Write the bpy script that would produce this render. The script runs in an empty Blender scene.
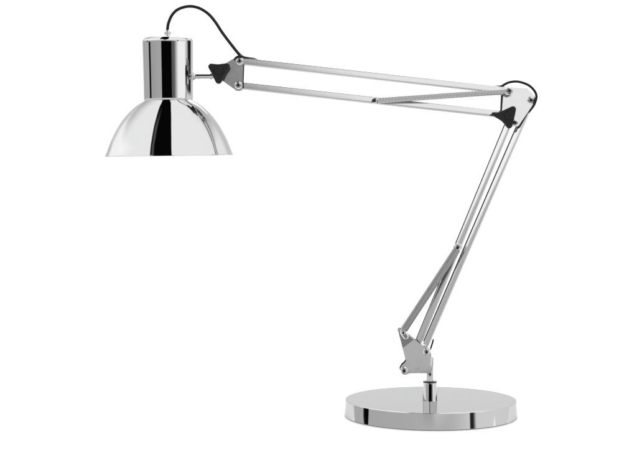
import bpy, bmesh, math
from mathutils import Vector, Matrix

scene = bpy.context.scene
COL = scene.collection
R = math.radians

# ------------------------------------------------------------------ measures
# The lamp stands in the plane y = 0.  One drawing unit (du) of the elevation
# drawing is 1/850 m; u runs right, v runs down, v = 155 is the rim height.
DU = 1.0 / 850.0
RIM_Z = 0.3082
U0 = 318.5
CAM_D = 1550.0 / 850.0


def X(u):
    return (u - U0) * DU


def Z(v):
    return RIM_Z + (155.0 - v) * DU


# ------------------------------------------------------------------ materials
def new_mat(name):
    m = bpy.data.materials.new(name)
    m.use_nodes = True
    nt = m.node_tree
    return m, nt, nt.nodes['Principled BSDF']


def metal(name, col, rough, tint=0.75, wear=0.0, scale=60.0, bump=0.0, stretch=(1, 1, 1)):
    m, nt, b = new_mat(name)
    b.inputs['Base Color'].default_value = (col, col, col * 1.005, 1)
    b.inputs['Metallic'].default_value = 1.0
    b.inputs['Roughness'].default_value = rough
    b.inputs['Specular Tint'].default_value = (tint, tint, tint, 1)
    if wear or bump:
        tc = nt.nodes.new('ShaderNodeTexCoord')
        mp = nt.nodes.new('ShaderNodeMapping')
        mp.inputs['Scale'].default_value = stretch
        nz = nt.nodes.new('ShaderNodeTexNoise')
        nz.inputs['Scale'].default_value = scale
        nz.inputs['Detail'].default_value = 4
        nt.links.new(tc.outputs['Object'], mp.inputs['Vector'])
        nt.links.new(mp.outputs['Vector'], nz.inputs['Vector'])
        if wear:
            mr = nt.nodes.new('ShaderNodeMapRange')
            mr.inputs['To Min'].default_value = max(0.0, rough - wear)
            mr.inputs['To Max'].default_value = rough + wear
            nt.links.new(nz.outputs['Fac'], mr.inputs['Value'])
            nt.links.new(mr.outputs['Result'], b.inputs['Roughness'])
        if bump:
            bp = nt.nodes.new('ShaderNodeBump')
            bp.inputs['Strength'].default_value = bump
            bp.inputs['Distance'].default_value = 0.001
            nt.links.new(nz.outputs['Fac'], bp.inputs['Height'])
            nt.links.new(bp.outputs['Normal'], b.inputs['Normal'])
    return m


def plastic(name, col, rough, bump=0.0):
    m, nt, b = new_mat(name)
    b.inputs['Base Color'].default_value = (col, col, col, 1)
    b.inputs['Roughness'].default_value = rough
    b.inputs['Specular IOR Level'].default_value = 0.2
    if bump:
        tc = nt.nodes.new('ShaderNodeTexCoord')
        nz = nt.nodes.new('ShaderNodeTexNoise')
        nz.inputs['Scale'].default_value = 1500
        nz.inputs['Detail'].default_value = 3
        bp = nt.nodes.new('ShaderNodeBump')
        bp.inputs['Strength'].default_value = bump
        bp.inputs['Distance'].default_value = 0.0005
        nt.links.new(tc.outputs['Object'], nz.inputs['Vector'])
        nt.links.new(nz.outputs['Fac'], bp.inputs['Height'])
        nt.links.new(bp.outputs['Normal'], b.inputs['Normal'])
    return m


CHROME = metal('polished_chrome', 0.45, 0.018, wear=0.006, scale=35)
BASE_CHROME = metal('base_chrome', 0.45, 0.035, wear=0.012, scale=30)
SATIN = metal('satin_steel', 0.45, 0.075, wear=0.02, scale=90, bump=0.02)
PLATE = metal('plate_steel', 0.46, 0.13, wear=0.03, scale=120, bump=0.02)
BRACKET = metal('bracket_steel', 0.46, 0.05, wear=0.02, scale=120, bump=0.015)
PIN = metal('pin_steel', 0.36, 0.06, wear=0.02, scale=120)
FINE_COIL = metal('bright_spring_wire', 0.42, 0.14)
LUG = metal('shaded_and_dark_steel', 0.24, 0.18, wear=0.03, scale=120)  # darker tone holds the lug's tilt shading; also used on screw heads
COIL = metal('spring_wire', 0.30, 0.16)
SCREW = metal('screw_steel', 0.55, 0.08)
RECESS = plastic('screw_recess', 0.015, 0.5)
BLACK = plastic('black_plastic', 0.006, 0.40, bump=0.15)
RUBBER = plastic('black_cord_rubber', 0.0035, 0.36)
SHADOW_AND_DARK = plastic('shadow_line_and_dark_parts', 0.012, 0.5)  # near-black: painted side shadow of the bars, also flanges and a spring pin
INNER = plastic('white_enamel', 0.8, 0.4)


# ------------------------------------------------------------------ helpers
def finish(name, bm, mats, parent=None, angle=35, label=None, normals=None):
    bmesh.ops.remove_doubles(bm, verts=bm.verts, dist=1e-7)
    bmesh.ops.recalc_face_normals(bm, faces=bm.faces)
    me = bpy.data.meshes.new(name)
    bm.to_mesh(me)
    bm.free()
    for m in (mats if isinstance(mats, (list, tuple)) else [mats]):
        me.materials.append(m)
    me.shade_smooth()
    me.set_sharp_from_angle(angle=R(angle))
    if normals:
        cn = [tuple(c.vector) for c in me.corner_normals]
        for p in me.polygons:
            for li in p.loop_indices:
                q = normals(p, me.vertices[me.loops[li].vertex_index].co, cn[li])
                if q is not None:
                    cn[li] = tuple(q)
        me.normals_split_custom_set(cn)
    o = bpy.data.objects.new(name, me)
    COL.objects.link(o)
    if parent is not None:
        attach(o, parent)
    if label:
        o['label'] = label
    return o


def attach(o, parent):
    o.parent = parent
    bpy.context.view_layer.update()
    o.matrix_parent_inverse = parent.matrix_world.inverted()


def lathe(bm, prof, centre, axis=Vector((0, 0, 1)), seg=128, cap0=True, cap1=True, mat=0):
    """prof: (radius, distance along axis)."""
    axis = axis.normalized()
    a = axis.orthogonal().normalized()
    b = axis.cross(a)
    rings = []
    for r, h in prof:
        c = centre + axis * h
        rings.append([bm.verts.new(c + (a * math.cos(2 * math.pi * i / seg) + b * math.sin(2 * math.pi * i / seg)) * r)
                      for i in range(seg)])
    for k in range(len(rings) - 1):
        for i in range(seg):
            j = (i + 1) % seg
            f = bm.faces.new((rings[k][i], rings[k][j], rings[k + 1][j], rings[k + 1][i]))
            f.material_index = mat
    if cap0:
        bm.faces.new(rings[0][::-1]).material_index = mat
    if cap1:
        bm.faces.new(rings[-1]).material_index = mat


def arc(cx, cy, r, a0, a1, n):
    return [(cx + r * math.cos(R(a0 + (a1 - a0) * i / n)), cy + r * math.sin(R(a0 + (a1 - a0) * i / n))) for i in range(n + 1)]


def smooth_curve(pts, sub=8):
    """Catmull-Rom through 3-D points."""
    out = []
    P = [pts[0] * 2 - pts[1]] + list(pts) + [pts[-1] * 2 - pts[-2]]
    for i in range(1, len(P) - 2):
        p0, p1, p2, p3 = P[i - 1], P[i], P[i + 1], P[i + 2]
        for k in range(sub):
            t = k / sub
            out.append(0.5 * ((2 * p1) + (p2 - p0) * t + (2 * p0 - 5 * p1 + 4 * p2 - p3) * t * t + (3 * p1 - p0 - 3 * p2 + p3) * t ** 3))
    out.append(P[-2])
    return out


def tube(bm, path, rad, seg=12, mat=0):
    """rad: number or function of 0..1 along the path."""
    n = len(path)
    rings = []
    prev = None
    for i, p in enumerate(path):
        t = (path[min(i + 1, n - 1)] - path[max(i - 1, 0)]).normalized()
        if prev is None:
            a = t.orthogonal().normalized()
        else:
            a = (prev - t * prev.dot(t)).normalized()
        prev = a
        b = t.cross(a)
        r = rad(i / (n - 1)) if callable(rad) else rad
        rings.append([bm.verts.new(p + (a * math.cos(2 * math.pi * k / seg) + b * math.sin(2 * math.pi * k / seg)) * r) for k in range(seg)])
    for k in range(n - 1):
        for i in range(seg):
            j = (i + 1) % seg
            bm.faces.new((rings[k][i], rings[k][j], rings[k + 1][j], rings[k + 1][i])).material_index = mat
    bm.faces.new(rings[0][::-1]).material_index = mat
    bm.faces.new(rings[-1]).material_index = mat


def rounded(poly, n=6):
    """poly: list of (u, v, radius) -> rounded outline in drawing units."""
    out = []
    m = len(poly)
    for i in range(m):
        p = Vector(poly[i][:2])
        r = poly[i][2]
        a = Vector(poly[i - 1][:2]) - p
        b = Vector(poly[(i + 1) % m][:2]) - p
        la, lb = a.length, b.length
        a.normalize()
        b.normalize()
        if r <= 0:
            out.append(p)
            continue
        half = math.acos(max(-1, min(1, a.dot(b)))) / 2
        d = min(r / math.tan(half), la * 0.49, lb * 0.49)
        rr = d * math.tan(half)
        c = p + (a + b).normalized() * (rr / math.sin(half))
        s = p + a * d - c
        e = p + b * d - c
        ang = math.atan2(s.x * e.y - s.y * e.x, s.dot(e))
        for k in range(n + 1):
            t = ang * k / n
            out.append(c + Vector((s.x * math.cos(t) - s.y * math.sin(t), s.x * math.sin(t) + s.y * math.cos(t))))
    return out


def plate(bm, outline, y0, y1, lean=0.0, vc=0.0, bevel=0.0003, mat=0, bseg=1):
    """Extrude an outline from y0 (front) to y1, leaning back by `lean` degrees."""
    tl = math.tan(R(lean))
    zc = Z(vc)
    fr, bk = [], []
    for p in outline:
        x, z = X(p.x), Z(p.y)
        dy = (z - zc) * tl
        fr.append(bm.verts.new((x, y0 + dy, z)))
        bk.append(bm.verts.new((x, y1 + dy, z)))
    f = bm.faces.new(fr)
    g = bm.faces.new(bk[::-1])
    new = [f, g]
    n = len(fr)
    for i in range(n):
        j = (i + 1) % n
        new.append(bm.faces.new((fr[j], fr[i], bk[i], bk[j])))
    for q in new:
        q.material_index = mat
    if bevel > 0:
        es = list(set(f.edges) | set(g.edges))
        bmesh.ops.bevel(bm, geom=es, offset=bevel, segments=bseg, profile=0.5, affect='EDGES', material=-1)


def bar(name, p0, p1, w, d, roll, mat, parent, bev=0.0009, y=0.0, shadow_line=None, y_end=None):
    """A square tube between two drawing points, rolled about its own axis."""
    a = Vector((X(p0[0]), y, Z(p0[1])))
    b = Vector((X(p1[0]), y if y_end is None else y_end, Z(p1[1])))
    t = (b - a).normalized()
    n0 = Vector((0, -1, 0))
    u0 = t.cross(n0)
    if u0.z < 0:
        u0 = -u0
    u0.normalize()
    n0 = u0.cross(t)
    if n0.y > 0:
        n0 = -n0
    n = n0 * math.cos(R(roll)) + u0 * math.sin(R(roll))
    u = u0 * math.cos(R(roll)) - n0 * math.sin(R(roll))
    hw, hd = w * DU / 2, d * DU / 2
    k = 5
    cs = []
    for sx, sy, a0 in ((1, 1, 0), (-1, 1, 90), (-1, -1, 180), (1, -1, 270)):
        for i in range(k + 1):
            an = R(a0 + 90 * i / k)
            cs.append((sx * (hw - bev) + bev * math.cos(an), sy * (hd - bev) + bev * math.sin(an)))
    bm = bmesh.new()
    r0 = [bm.verts.new(a + u * c[0] + n * c[1]) for c in cs]
    r1 = [bm.verts.new(b + u * c[0] + n * c[1]) for c in cs]
    m = len(cs)
    for i in range(m):
        j = (i + 1) % m
        bm.faces.new((r0[i], r0[j], r1[j], r1[i]))
    bm.faces.new(r0[::-1])
    bm.faces.new(r1)
    o = finish(name, bm, mat, parent, 50)
    if shadow_line is not None:
        # added dark strip: shadow on the tube's side face put in as colour
        side, th, depth, off = shadow_line
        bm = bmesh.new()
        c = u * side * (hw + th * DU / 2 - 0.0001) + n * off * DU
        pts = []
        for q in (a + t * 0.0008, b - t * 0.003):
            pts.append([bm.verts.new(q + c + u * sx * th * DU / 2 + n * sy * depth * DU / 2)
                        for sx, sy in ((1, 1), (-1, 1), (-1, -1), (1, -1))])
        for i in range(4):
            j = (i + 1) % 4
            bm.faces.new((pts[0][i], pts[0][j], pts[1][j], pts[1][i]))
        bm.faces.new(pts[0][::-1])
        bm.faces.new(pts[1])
        finish('shadow_strip', bm, SHADOW_AND_DARK, o)
    return o


def screw(parent, u, v, y, r=3.5, name='screw', head=True):
    """Washer, button head and a dark socket, axis towards the front."""
    bm = bmesh.new()
    c = Vector((X(u), y, Z(v)))
    ax = Vector((0, -1, 0))
    rr = r * DU
    lathe(bm, [(rr * 0.93, -0.0004), (rr, 0.0), (rr, 0.0006), (rr * 0.9, 0.0009), (rr * 0.66, 0.0009)], c, ax, 40, True, False)
    lathe(bm, [(rr * 0.70, 0.0004), (rr * 0.70, 0.0012), (rr * 0.62, 0.0021), (rr * 0.46, 0.0026), (rr * 0.38, 0.0027)], c, ax, 40, False, False, mat=2)
    lathe(bm, [(rr * 0.38, 0.0027), (rr * 0.36, 0.0012)], c, ax, 6, False, True, mat=1)
    return finish(name, bm, [SCREW, RECESS, LUG], parent, 40)


def coil_spring(name, p0, p1, y0, y1, r, wire, turns, parent, mat=COIL):
    a = Vector((X(p0[0]), y0, Z(p0[1])))
    b = Vector((X(p1[0]), y1, Z(p1[1])))
    t = (b - a).normalized()
    e1 = t.orthogonal().normalized()
    e2 = t.cross(e1)
    L = (b - a).length
    path = []
    n = turns * 14
    for i in range(n + 1):
        f = i / n
        an = 2 * math.pi * turns * f
        path.append(a + t * (L * f) + (e1 * math.cos(an) + e2 * math.sin(an)) * (r - wire) * DU)
    bm = bmesh.new()
    tube(bm, path, wire * DU, 7)
    return finish(name, bm, mat, parent, 60)


def flared(centre, deg):
    """Smooth wall normals of a slightly domed upright wall round `centre`."""
    def f(p, co, n):
        if abs(p.normal.z) > 0.35:
            return None
        d = Vector((co.x - centre.x, co.y - centre.y, 0)).normalized()
        return d * math.cos(R(deg)) + Vector((0, 0, math.sin(R(deg))))
    return f


def spun_dome(p, co, n):
    """Shade skin: ease the normals of the flattened crown next to the neck."""
    if p.material_index != 0 or p.normal.z < 0.2:
        return None
    e = math.degrees(math.asin(max(-1, min(1, n[2]))))
    if e < 36:
        return None
    e = 36 + (e - 36) * 0.42
    d = Vector((n[0], n[1], 0)).normalized()
    return d * math.cos(R(e)) + Vector((0, 0, math.sin(R(e))))


# ------------------------------------------------------------------ table surface
bm = bmesh.new()
vs = [bm.verts.new((60 * math.cos(2 * math.pi * i / 96), 60 * math.sin(2 * math.pi * i / 96), 0)) for i in range(96)]
bm.faces.new(vs)
mf, nt, b = new_mat('white_paper')
b.inputs['Base Color'].default_value = (0.92, 0.92, 0.92, 1)
b.inputs['Roughness'].default_value = 0.9
b.inputs['Specular IOR Level'].default_value = 0.1
ground = finish('table_surface', bm, mf)
ground['kind'] = 'structure'

# ------------------------------------------------------------------ the lamp
UB = 430.7
BASE_Y = 0.010
lamp = bpy.data.objects.new('desk_lamp', None)
COL.objects.link(lamp)
lamp.location = (X(UB) * 1.0055, BASE_Y, 0)
lamp.empty_display_size = 0.05
lamp['label'] = 'polished chrome articulated desk lamp with round base standing on the plain white surface'
lamp['category'] = 'lamp'
bpy.context.view_layer.update()
bc = Vector(lamp.location)

# base: heavy disc whose wall flares a little towards the foot
BR, BH = 0.1010, 0.0195
fl = math.tan(R(2.6))
bm = bmesh.new()
prof = [(BR + fl * BH - 0.0014, 0.0001), (BR + fl * BH - 0.0004, 0.0005)]
for i in range(9):
    z = 0.0010 + (BH - 0.0018) * i / 8
    prof.append((BR + fl * (BH - z), z))
e = 0.0006
for k in range(1, 6):
    an = R(90 * k / 6)
    prof.append((BR - e + e * math.cos(an), BH - e + e * math.sin(an)))
prof += [(BR - e, BH), (BR * 0.985, BH), (BR * 0.6, BH), (BR * 0.2, BH)]
lathe(bm, prof, bc, seg=360)
base = finish('base', bm, BASE_CHROME, lamp, 30, normals=flared(bc, 10.0))

# post: collar, black ring, pin
pc = Vector((X(429.9), 0.0, 0))
cr = 6.7 * DU
ztop = Z(382.3)
bm = bmesh.new()
lathe(bm, [(cr * 1.08, BH - 0.0003), (cr * 1.0, ztop - 0.0007), (cr * 0.95, ztop)], pc, seg=96)
post = finish('post', bm, CHROME, lamp, 50, normals=flared(pc, 5.2))
bm = bmesh.new()
lathe(bm, [(cr * 0.95, ztop - 0.0002), (cr * 1.04, ztop + 0.0002), (cr * 1.04, ztop + 0.0012), (cr * 0.9, ztop + 0.0015)], pc, seg=64)
finish('washer', bm, RUBBER, post)
bm = bmesh.new()
lathe(bm, [(3.5 * DU, ztop + 0.0010), (3.5 * DU, Z(358)), (2.9 * DU, Z(357))], pc, seg=48)
finish('pin', bm, PIN, post)

# ---- lower bracket
FY = -0.0072          # front plate
TH = 0.0014
low = rounded([(396.2, 324.8, 2.2), (410.0, 335.2, 0), (423.6, 346.0, 1), (428.0, 345.8, 3.0), (431.2, 354.0, 3.0), (429.8, 358.0, 0.5), (429.8, 371.6, 0.6),
               (426.6, 371.8, 0.3), (409.0, 371.9, 1.5), (404.0, 374.0, 3.4), (398.6, 369.5, 3.6), (401.5, 364.0, 2.5), (405.8, 360.3, 1.5)])
bm = bmesh.new()
plate(bm, low, FY - 0.002, FY - 0.002 + TH, 6.0, 350)
plate(bm, low, -FY - TH, -FY, 6.0, 350)
for (u, v) in ((424.5, 352), (404.0, 369)):      # spacers between the two plates
    lathe(bm, [(2.4 * DU, FY), (2.4 * DU, -FY - TH)], Vector((X(u), 0, Z(v))), Vector((0, 1, 0)), 24)
lowb = finish('lower_bracket', bm, BRACKET, lamp, 28)
screw(lowb, 425.9, 350.6, FY - 0.0022, 3.3)
screw(lowb, 403.4, 368.9, FY - 0.0045, 3.6)
# triangular lug for the spring foot, its tilt shading put into the colour
bm = bmesh.new()
plate(bm, rounded([(396.3, 325.3, 2.0), (413.2, 338.6, 0.4), (402.4, 346.6, 0.4)]), FY - 0.0038, FY - 0.0012, 6.0, 340)
lug = finish('spring_lug', bm, LUG, lowb, 28)
bm = bmesh.new()
slot = []
for i in range(33):
    an = 2 * math.pi * i / 32
    cx, cz = (402.0, 330.8) if math.cos(an + R(35)) < 0 else (405.2, 335.6)
    slot.append(Vector((X(cx + 2.4 * math.cos(an)), FY - 0.0040, Z(cz + 2.4 * math.sin(an)))))
ang0 = math.atan2(4.8, 3.2)
slot = []
for i in range(40):
    an = ang0 + math.pi / 2 + 2 * math.pi * i / 40
    d = math.cos(an - ang0)
    cx, cv = (405.2, 335.4) if d > 0 else (402.2, 331.0)
    slot.append(Vector((X(cx + 2.3 * math.cos(an)), FY - 0.0045 + (340 - cv) * DU * math.tan(R(4)), Z(cv + 2.3 * math.sin(an)))))
slot.append(slot[0].copy())
tube(bm, slot, 0.75 * DU, 8)
finish('spring_eye', bm, SCREW, lug, 60)
screw(lug, 402.6, 331.6, FY - 0.0040, 2.2)

# ---- two lower bars
LB_ROLL = 18
bar('arm_bar', (508.3, 133.0 - 8), (418.2, 335.5 + 8), 6.0, 5.0, LB_ROLL, SATIN, lamp, bev=0.0010, y=0.0, shadow_line=(1, 0.8, 3.2, 0.6))
bar('arm_bar', (531.0, 101.8), (425.9, 345.0), 6.0, 5.0, LB_ROLL, SATIN, lamp, bev=0.0010, y=0.0, shadow_line=(1, 0.9, 3.2, 0.6))

# ---- lower spring
sp = coil_spring('spring', (403.2, 328.6), (456.2, 248.6), FY - 0.0062, FY - 0.0040, 3.9, 0.46, 112, lamp)
screw(sp, 456.9, 246.6, FY - 0.0030, 3.0, name='spring_pin')
bm = bmesh.new()
tube(bm, [Vector((X(456.9), -0.002, Z(246.6))), Vector((X(456.9), FY - 0.003, Z(246.6)))], 1.6 * DU, 12)
tube(bm, smooth_curve([Vector((X(u), FY - 0.0052, Z(v))) for u, v in ((453.6, 250.2), (452.6, 246.6), (455.0, 243.8), (459.2, 244.0), (460.4, 247.4), (458.4, 250.2))], 6), 0.75 * DU, 8)
finish('spring_hook', bm, SCREW, sp, 60)

# ---- elbow bracket
EL = 7.5
elb = rounded([(502.0, 86.6, 2.5), (527.0, 88.6, 3.0), (536.2, 99.0, 4.8), (531.0, 106.5, 3.0), (517.2, 126.5, 3.5), (508.5, 127.5, 3.0), (500.6, 112.0, 2.0)])
bm = bmesh.new()
plate(bm, elb, FY, FY + TH, EL, 106)
plate(bm, elb, -FY - TH, -FY, EL, 106)
for (u, v) in ((530.2, 100.8), (507.5, 92), (511, 120)):
    lathe(bm, [(2.4 * DU, FY + TH), (2.4 * DU, -FY - TH)], Vector((X(u), 0, Z(v))), Vector((0, 1, 0)), 24)
elbow = finish('elbow_bracket', bm, PLATE, lamp, 28)
ly = lambda v: FY + (106 - v) * DU * math.tan(R(EL)) - 0.0002
screw(elbow, 530.0, 100.7, ly(100.7), 3.8)
screw(elbow, 513.9, 123.2, ly(123.2), 3.6)
screw(elbow, 508.0, 91.4, ly(91.4) - 0.0062, 3.7)
bm = bmesh.new()
lathe(bm, [(2.0 * DU, 0), (2.0 * DU, 0.0066)], Vector((X(508.0), ly(91.4), Z(91.4))), Vector((0, -1, 0)), 24)
finish('spacer', bm, SCREW, elbow)
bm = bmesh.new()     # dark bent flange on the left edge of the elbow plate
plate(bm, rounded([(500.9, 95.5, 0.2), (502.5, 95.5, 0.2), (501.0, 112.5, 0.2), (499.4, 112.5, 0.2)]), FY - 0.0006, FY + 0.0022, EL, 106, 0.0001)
finish('flange', bm, SHADOW_AND_DARK, elbow)


def wing_knob(poly, y, label, hub):
    """Three-lobed black tightening knob with a raised rim round a dished face."""
    bm = bmesh.new()
    out = rounded(poly, 8)
    cu = sum(p.x for p in out) / len(out)
    cv = sum(p.y for p in out) / len(out)
    rings = []
    for sc, yy in ((0.90, 0.0), (1.0, -0.0012), (1.0, -0.0044), (0.965, -0.0054), (0.90, -0.0059), (0.80, -0.0058), (0.55, -0.0054), (0.25, -0.0053)):
        rings.append([bm.verts.new((X(cu + (p.x - cu) * sc), y + yy, Z(cv + (p.y - cv) * sc))) for p in out])
    n = len(out)
    for k in range(len(rings) - 1):
        for i in range(n):
            j = (i + 1) % n
            bm.faces.new((rings[k][i], rings[k][j], rings[k + 1][j], rings[k + 1][i]))
    bm.faces.new(rings[0][::-1])
    bm.faces.new(rings[-1])
    lathe(bm, [(4.6 * DU, 0.0050), (4.3 * DU, 0.0064), (3.4 * DU, 0.0070), (2.6 * DU, 0.0068)], Vector((X(hub[0]), y, Z(hub[1]))), Vector((0, -1, 0)), 32, False, True)
    return finish('knob', bm, BLACK, lamp, 50, label)


# elbow knob with its stub
k = wing_knob([(489.6, 115.0, 1.8), (501.5, 110.9, 14), (515.4, 104.6, 3.0), (513.2, 116.0, 14), (509.2, 132.2, 3.0), (500.4, 121.6, 14)], FY - 0.004,
              'black three-lobed knob at the elbow joint', (507.0, 115.6))
bm = bmesh.new()
tube(bm, [Vector((X(u), FY - 0.006, Z(v))) for u, v in ((490.4, 114.7), (491.2, 114.7), (494.0, 114.4), (500, 114.3))],
     lambda f: (1.2 if f < 0.2 else 2.0) * DU, 16)
tube(bm, [Vector((X(507), FY + 0.001, Z(115.6))), Vector((X(507), FY - 0.0045, Z(115.6)))], 2.2 * DU, 16)
finish('knob_stem', bm, BLACK, k, 40)

# ---- two upper bars
UB_ROLL = 7.5
bar('arm_bar', (237.5, 61.3), (509.5, 91.4), 7.0, 6.6, UB_ROLL, SATIN, lamp, bev=0.0008)
bar('arm_bar', (236.5, 85.6), (506.5, 115.2), 7.0, 6.6, UB_ROLL, SATIN, lamp, bev=0.0008)

# ---- upper spring
sy = FY - 0.0042
sp = coil_spring('spring', (377.6, 101.0), (505.0, 92.2), sy, sy, 3.0, 0.74, 88, lamp, FINE_COIL)
bm = bmesh.new()
tube(bm, smooth_curve([Vector((X(u), sy + dy, Z(v))) for u, v, dy in ((380, 102.6, 0), (377.2, 100.0, -0.001), (374.4, 98.6, 0), (372.4, 100.6, 0.001), (374.0, 103.0, 0), (376.4, 101.4, 0))], 6), 0.8 * DU, 8)
finish('spring_hook', bm, SCREW, sp, 60)
bm = bmesh.new()
tube(bm, smooth_curve([Vector((X(u), sy - 0.002, Z(v))) for u, v in ((504, 93.8), (506.4, 95.0), (510.2, 93.8), (510.6, 90.0), (507.0, 88.4), (504.4, 90.2))], 6), 0.75 * DU, 8)
finish('spring_hook', bm, SCREW, sp, 60)
bm = bmesh.new()
tube(bm, [Vector((X(373.6), -0.002, Z(100.9))), Vector((X(373.6), sy - 0.002, Z(100.9)))], 1.9 * DU, 20)
finish('spring_pin', bm, SHADOW_AND_DARK, sp, 40)

# ---- head bracket
hb = rounded([(221.0, 66.5, 3.0), (236.4, 57.3, 3.4), (243.9, 57.4, 2.8), (243.4, 90.5, 3.2), (236.8, 91.0, 2.8), (221.5, 80.2, 3.0)])
bm = bmesh.new()
plate(bm, hb, FY, FY + TH, EL, 74)
plate(bm, hb, -FY - TH, -FY, EL, 74)
for (u, v) in ((239.9, 61.6), (238.7, 85.8), (222, 74.5)):
    lathe(bm, [(2.2 * DU, FY + TH), (2.2 * DU, -FY - TH)], Vector((X(u), 0, Z(v))), Vector((0, 1, 0)), 24)
headb = finish('head_bracket', bm, PLATE, lamp, 28)
hy = lambda v: FY + (74 - v) * DU * math.tan(R(EL)) - 0.0002
screw(headb, 239.9, 61.5, hy(61.5), 3.7)
screw(headb, 238.8, 85.8, hy(85.8), 3.8)
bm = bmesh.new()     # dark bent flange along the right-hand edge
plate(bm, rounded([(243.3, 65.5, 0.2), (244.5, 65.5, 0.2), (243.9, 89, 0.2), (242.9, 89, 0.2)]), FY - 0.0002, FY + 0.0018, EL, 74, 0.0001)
finish('flange', bm, SHADOW_AND_DARK, headb)
k = wing_knob([(206.6, 63.8, 3.4), (219.0, 65.0, 20), (233.2, 63.2, 3.2), (226.8, 73.6, 20), (219.4, 89.2, 3.4), (212.6, 74.4, 20)], FY - 0.004,
              'black three-lobed knob beside the lamp head', (219.4, 71.0))
bm = bmesh.new()
tube(bm, [Vector((X(219.4), FY + 0.006, Z(72))), Vector((X(219.4), FY - 0.0045, Z(72)))], 2.6 * DU, 16)
finish('knob_stem', bm, BLACK, k, 40)

# ---- swivel rod to the head
bm = bmesh.new()
rod_c = Vector((X(190.0), 0, Z(76.4)))
lathe(bm, [(2.4 * DU, 0), (2.4 * DU, 20.2 * DU), (3.2 * DU, 20.3 * DU), (3.2 * DU, 22.0 * DU), (2.4 * DU, 22.1 * DU), (2.4 * DU, 32 * DU)], rod_c, Vector((1, 0, 0.0)), 40)
rod = finish('swivel_rod', bm, CHROME, lamp, 40)
bm = bmesh.new()
lathe(bm, [(6.0 * DU, -1.2 * DU), (6.0 * DU, 2.3 * DU), (5.4 * DU, 3.2 * DU), (3.6 * DU, 3.6 * DU), (3.4 * DU, 5.2 * DU), (2.5 * DU, 5.8 * DU)], rod_c, Vector((1, 0, 0)), 48)
finish('flange', bm, CHROME, rod, 40)

# ---- head: housing, shade, grommet (axis tilted about one degree)
HT = R(0.8)
ax = Vector((-math.sin(HT), 0, math.cos(HT)))
hc = Vector((X(168.5), 0, Z(100.0)))          # where housing meets shade
cr = 4.6
prof = [(24.0, -0.6), (24.4, -0.2), (24.55, 0.4), (24.56, 1.2), (24.65, 8), (24.9, 30), (25.33, 62.4 - cr - 1), (25.35, 62.4 - cr)]
prof += [(25.35 - cr + cr * math.cos(R(a)), 62.4 - cr + cr * math.sin(R(a))) for a in range(5, 91, 5)]
prof += [(12, 62.6), (4, 62.7)]
bm = bmesh.new()
lathe(bm, [(r * DU, h * DU) for r, h in prof], hc, ax, 160, False, True)
house = finish('socket_housing', bm, CHROME, lamp, 40)
bm = bmesh.new()
gp = [(4.5, 62.3), (4.5, 63.4), (4.0, 64.0), (3.4, 64.4), (3.1, 65.2)]
gp += [(3.3 * math.cos(R(a)), 67.0 + 3.3 * math.sin(R(a))) for a in (-20, 0, 20, 40, 58)]
lathe(bm, [(r * DU, h * DU) for r, h in gp], hc, ax, 48)
finish('cord_grommet', bm, CHROME, house, 40)

# shade: outer skin, rolled rim, white inside
key = [(24.2, -0.6), (33.2, -6.4), (40.6, -13.2), (47.0, -20.8), (52.9, -30.2), (58.4, -41.2), (62.6, -52.0), (63.9, -55.3)]
kv = [Vector((r, 0, h)) for r, h in key]
outer = [(p.x, p.z) for p in smooth_curve(kv, 10)]
lip = [(64.25, -55.5), (64.35, -55.8), (64.2, -56.15), (63.8, -56.3), (63.3, -56.15)]
bm = bmesh.new()
lathe(bm, [(24.0 * DU, 0.1 * DU)] + [(r * DU, h * DU) for r, h in outer + lip], hc, ax, 256, False, False)
inner = [(r - 0.9, h - 0.4) for r, h in outer[::-1]][2:]
lathe(bm, [(r * DU, h * DU) for r, h in [lip[-1]] + inner + [(8, -1.2)]], hc, ax, 256, False, True, mat=1)
shade = finish('lamp_shade', bm, [CHROME, INNER], lamp, 40, normals=spun_dome)


# ---- power cord
def cord(pts, rad, label):
    bm = bmesh.new()
    tube(bm, smooth_curve([Vector((X(u), y, Z(v))) for u, v, y in pts], 10), rad, 14)
    return finish('power_cord', bm, RUBBER, lamp, 60, label)


cord([(167.3, 33.0, 0), (167.5, 29.0, 0), (168.6, 22.8, 0), (172.3, 15, -0.001), (178.5, 9.5, -0.002), (188.8, 6.7, -0.003), (199, 8.4, -0.004), (208.4, 14.2, -0.005),
      (215.4, 22.2, -0.005), (222.5, 33, -0.005), (231.9, 45.5, -0.004), (239.0, 54.2, -0.003), (243.2, 57.4, -0.002), (248.5, 58.6, -0.001), (254.0, 59.4, 0.0), (259, 61.5, 0.001)],
     1.55 * DU, 'black cord looping from the lamp head to the upper arm')
bm = bmesh.new()
tube(bm, smooth_curve([Vector((X(u), FY - 0.0004, Z(v))) for u, v in ((234.4, 60.4), (236.0, 57.9), (239.2, 56.6), (242.8, 56.8))], 6), lambda f: (0.5 + 0.6 * f) * DU, 10)
finish('cord_clip', bm, RUBBER, headb, 60)
cord([(487.0, 88.6, 0.000), (492.0, 86.9, -0.001), (500.6, 86.6, -0.002), (504.6, 84.4, -0.003), (509.4, 82.4, -0.0045), (517.6, 82.0, -0.006), (527.0, 85.2, -0.0075), (533.0, 90.6, -0.0085),
      (535.4, 96.7, -0.0090), (533.6, 104.0, -0.0086), (530.6, 109.4, -0.006), (527.9, 113.6, -0.002)],
     lambda f: (0.5 + 0.75 * min(1, f * 7, (1 - f) * 6 + 0.15)) * DU, 'black cord bridging the elbow joint')
cord([(433.5, 338.6, 0.0), (432.6, 342.0, -0.001), (431.5, 345.6, -0.001), (430.2, 350.0, 0.0)],
     lambda f: (0.4 + 0.5 * min(1, f * 5, (1 - f) * 5)) * DU, 'short black cord end beside the lower bracket')

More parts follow.
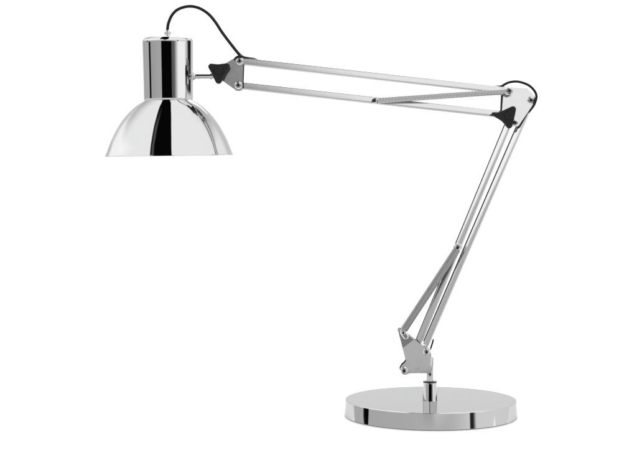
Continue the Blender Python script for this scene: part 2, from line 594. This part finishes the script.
# ------------------------------------------------------------------ studio light, made up for the chrome reflections
world = bpy.data.worlds.new('World')
scene.world = world
world.use_nodes = True
wt = world.node_tree
for n in list(wt.nodes):
    wt.nodes.remove(n)


class E:
    """Tiny expression wrapper around Math nodes."""
    def __init__(self, s):
        self.s = s


def put(node, i, v):
    if isinstance(v, E):
        wt.links.new(v.s, node.inputs[i])
    else:
        node.inputs[i].default_value = v


def M(op, *a):
    n = wt.nodes.new('ShaderNodeMath')
    n.operation = op
    for i, v in enumerate(a):
        put(n, i, v)
    return E(n.outputs[0])


def add(a, b): return M('ADD', a, b)
def sub(a, b): return M('SUBTRACT', a, b)
def mul(a, b): return M('MULTIPLY', a, b)


def ramp(v, a, b, lo=0.0, hi=1.0):
    n = wt.nodes.new('ShaderNodeMapRange')
    n.interpolation_type = 'SMOOTHSTEP'
    put(n, 0, v)
    put(n, 1, a)
    put(n, 2, b)
    n.inputs[3].default_value = lo
    n.inputs[4].default_value = hi
    return E(n.outputs[0])


def band(v, a, b, s0=1.0, s1=None):
    s1 = s0 if s1 is None else s1
    return mul(ramp(v, a - s0, a + s0), ramp(v, b - s1, b + s1, 1.0, 0.0))


def mix(a, b, f):          # a where f = 0, b where f = 1
    return add(mul(a, sub(1.0, f)), mul(b, f))


def curve(v, pts):         # piecewise blend through (position, value)
    r = pts[0][1]
    for (p0, v0), (p1, v1) in zip(pts, pts[1:]):
        r = add(r, ramp(v, p0, p1, 0.0, v1 - v0))
    return r


tc = wt.nodes.new('ShaderNodeTexCoord')
sx = wt.nodes.new('ShaderNodeSeparateXYZ')
wt.links.new(tc.outputs['Generated'], sx.inputs[0])
dx, dy, dz = E(sx.outputs[0]), E(sx.outputs[1]), E(sx.outputs[2])
az = mul(M('ARCTAN2', dx, mul(dy, -1.0)), 57.29578)
el = mul(M('ARCSINE', M('MAXIMUM', M('MINIMUM', dz, 1.0), -1.0)), 57.29578)
back = ramp(M('ABSOLUTE', az), 132, 150)
BACK = 1.22

# A: band seen by the wall of the base
za = curve(az, [(-125, 0.80), (-60, 0.84), (15, 0.92), (62, 1.32)])
za = mul(za, sub(1.0, mul(band(az, -104.5, -94, 0.8), 1.0)))
za = mul(za, sub(1.0, mul(band(az, 48.5, 56.0, 0.7, 3.0), 0.97)))
za = mul(za, sub(1.0, mul(mul(band(az, 108.5, 134.5, 1.5), ramp(el, 2.1, 2.4)), 0.98)))
za = mix(za, BACK, ramp(M('ABSOLUTE', az), 136, 150))
# B: low band seen by the upright cylinders
h = sub(az, 5.5)
zb = curve(h, [(-105, 0.85), (-94, 0.68), (-31.5, 0.80)])
zb = mul(zb, sub(1.0, mul(band(h, -96, -85.5, 0.8), 1.0)))
zb = mul(zb, sub(1.0, mul(ramp(h, -31, -29), 0.996)))
zb = add(zb, curve(h, [(14, 0.0), (20, 0.22)]))
zb = add(zb, curve(h, [(26, 0.0), (52, 1.65)]))
zb = mul(zb, sub(1.0, mul(mul(band(h, 103, 129, 1.5), ramp(el, 2.0, 2.3)), 0.98)))
zb = mix(zb, BACK, ramp(M('ABSOLUTE', az), 136, 150))
# C: middle height, soft fall-off from left to right
zc = curve(az, [(-4.0, 0.36), (4.3, 1.72)])
zl = ramp(el, 9.5, 13.5, 0.6, 2.0)
zc = mix(zc, zl, ramp(az, -18, -10, 1.0, 0.0))
zc = mix(zc, BACK, back)
# D: made-up white overhead, dark gap shaped to reflect as the lampshade's black stripe
zd = mix(1.75, 0.95, ramp(dy, 0.1, 0.75))
c55, s55 = math.cos(R(5.5)), math.sin(R(5.5))
hx = add(mul(dx, c55), mul(dy, s55))
hyy = sub(mul(dy, c55), mul(dx, s55))
xl = add(mul(hyy, 0.384), -0.282)
gap = mul(ramp(sub(hx, xl), -0.012, 0.012), ramp(hx, 0.045, 0.065, 1.0, 0.0))
streak = band(sub(hx, xl), 0.05, 0.10, 0.03)
gap = mul(gap, sub(0.998, mul(streak, mul(0.10, ramp(hyy, 0.0, -0.4)))))
zd = mul(zd, sub(1.0, gap))

top = curve(az, [(-40, 3.0), (-25, 3.75), (30, 3.75), (60, 4.1), (88, 4.1), (98, -3.0)])
v = mix(zb, za, ramp(sub(el, top), -0.08, 0.08))
v = mix(v, zc, ramp(el, 9.8, 12.0))
v = mix(v, zd, ramp(el, 23, 34))
bg = wt.nodes.new('ShaderNodeBackground')
bg.inputs['Color'].default_value = (1, 1, 1, 1)
wt.links.new(v.s, bg.inputs['Strength'])
wo = wt.nodes.new('ShaderNodeOutputWorld')
wt.links.new(bg.outputs[0], wo.inputs['Surface'])

# unseen lamp added high behind to lift the floor to white
ld = bpy.data.lights.new('added_fill', 'AREA')
ld.shape = 'RECTANGLE'
ld.size, ld.size_y = 1.8, 1.8
ld.energy = 48
lo = bpy.data.objects.new('added_fill', ld)
COL.objects.link(lo)
lo.location = (0.1, 1.9, 2.2)
lo.rotation_euler = (Vector((0, 0, 0)) - Vector(lo.location)).to_track_quat('-Z', 'Y').to_euler()

# ------------------------------------------------------------------ camera
cam = bpy.data.cameras.new('camera')
cam.sensor_fit = 'HORIZONTAL'
cam.sensor_width = 36
cam.lens = 36 * 1550.0 / 637.0
cam.shift_y = -(225.0 - 155.0) / 637.0
cam.clip_start = 0.05
cam.clip_end = 500
co = bpy.data.objects.new('camera', cam)
COL.objects.link(co)
co.location = (0, -CAM_D, RIM_Z)
co.rotation_euler = (R(90), 0, 0)
scene.camera = co

scene.view_settings.view_transform = 'Standard'
scene.view_settings.look = 'None'
scene.view_settings.exposure = 0
scene.view_settings.gamma = 1
scene.cycles.max_bounces = 10
scene.cycles.glossy_bounces = 8
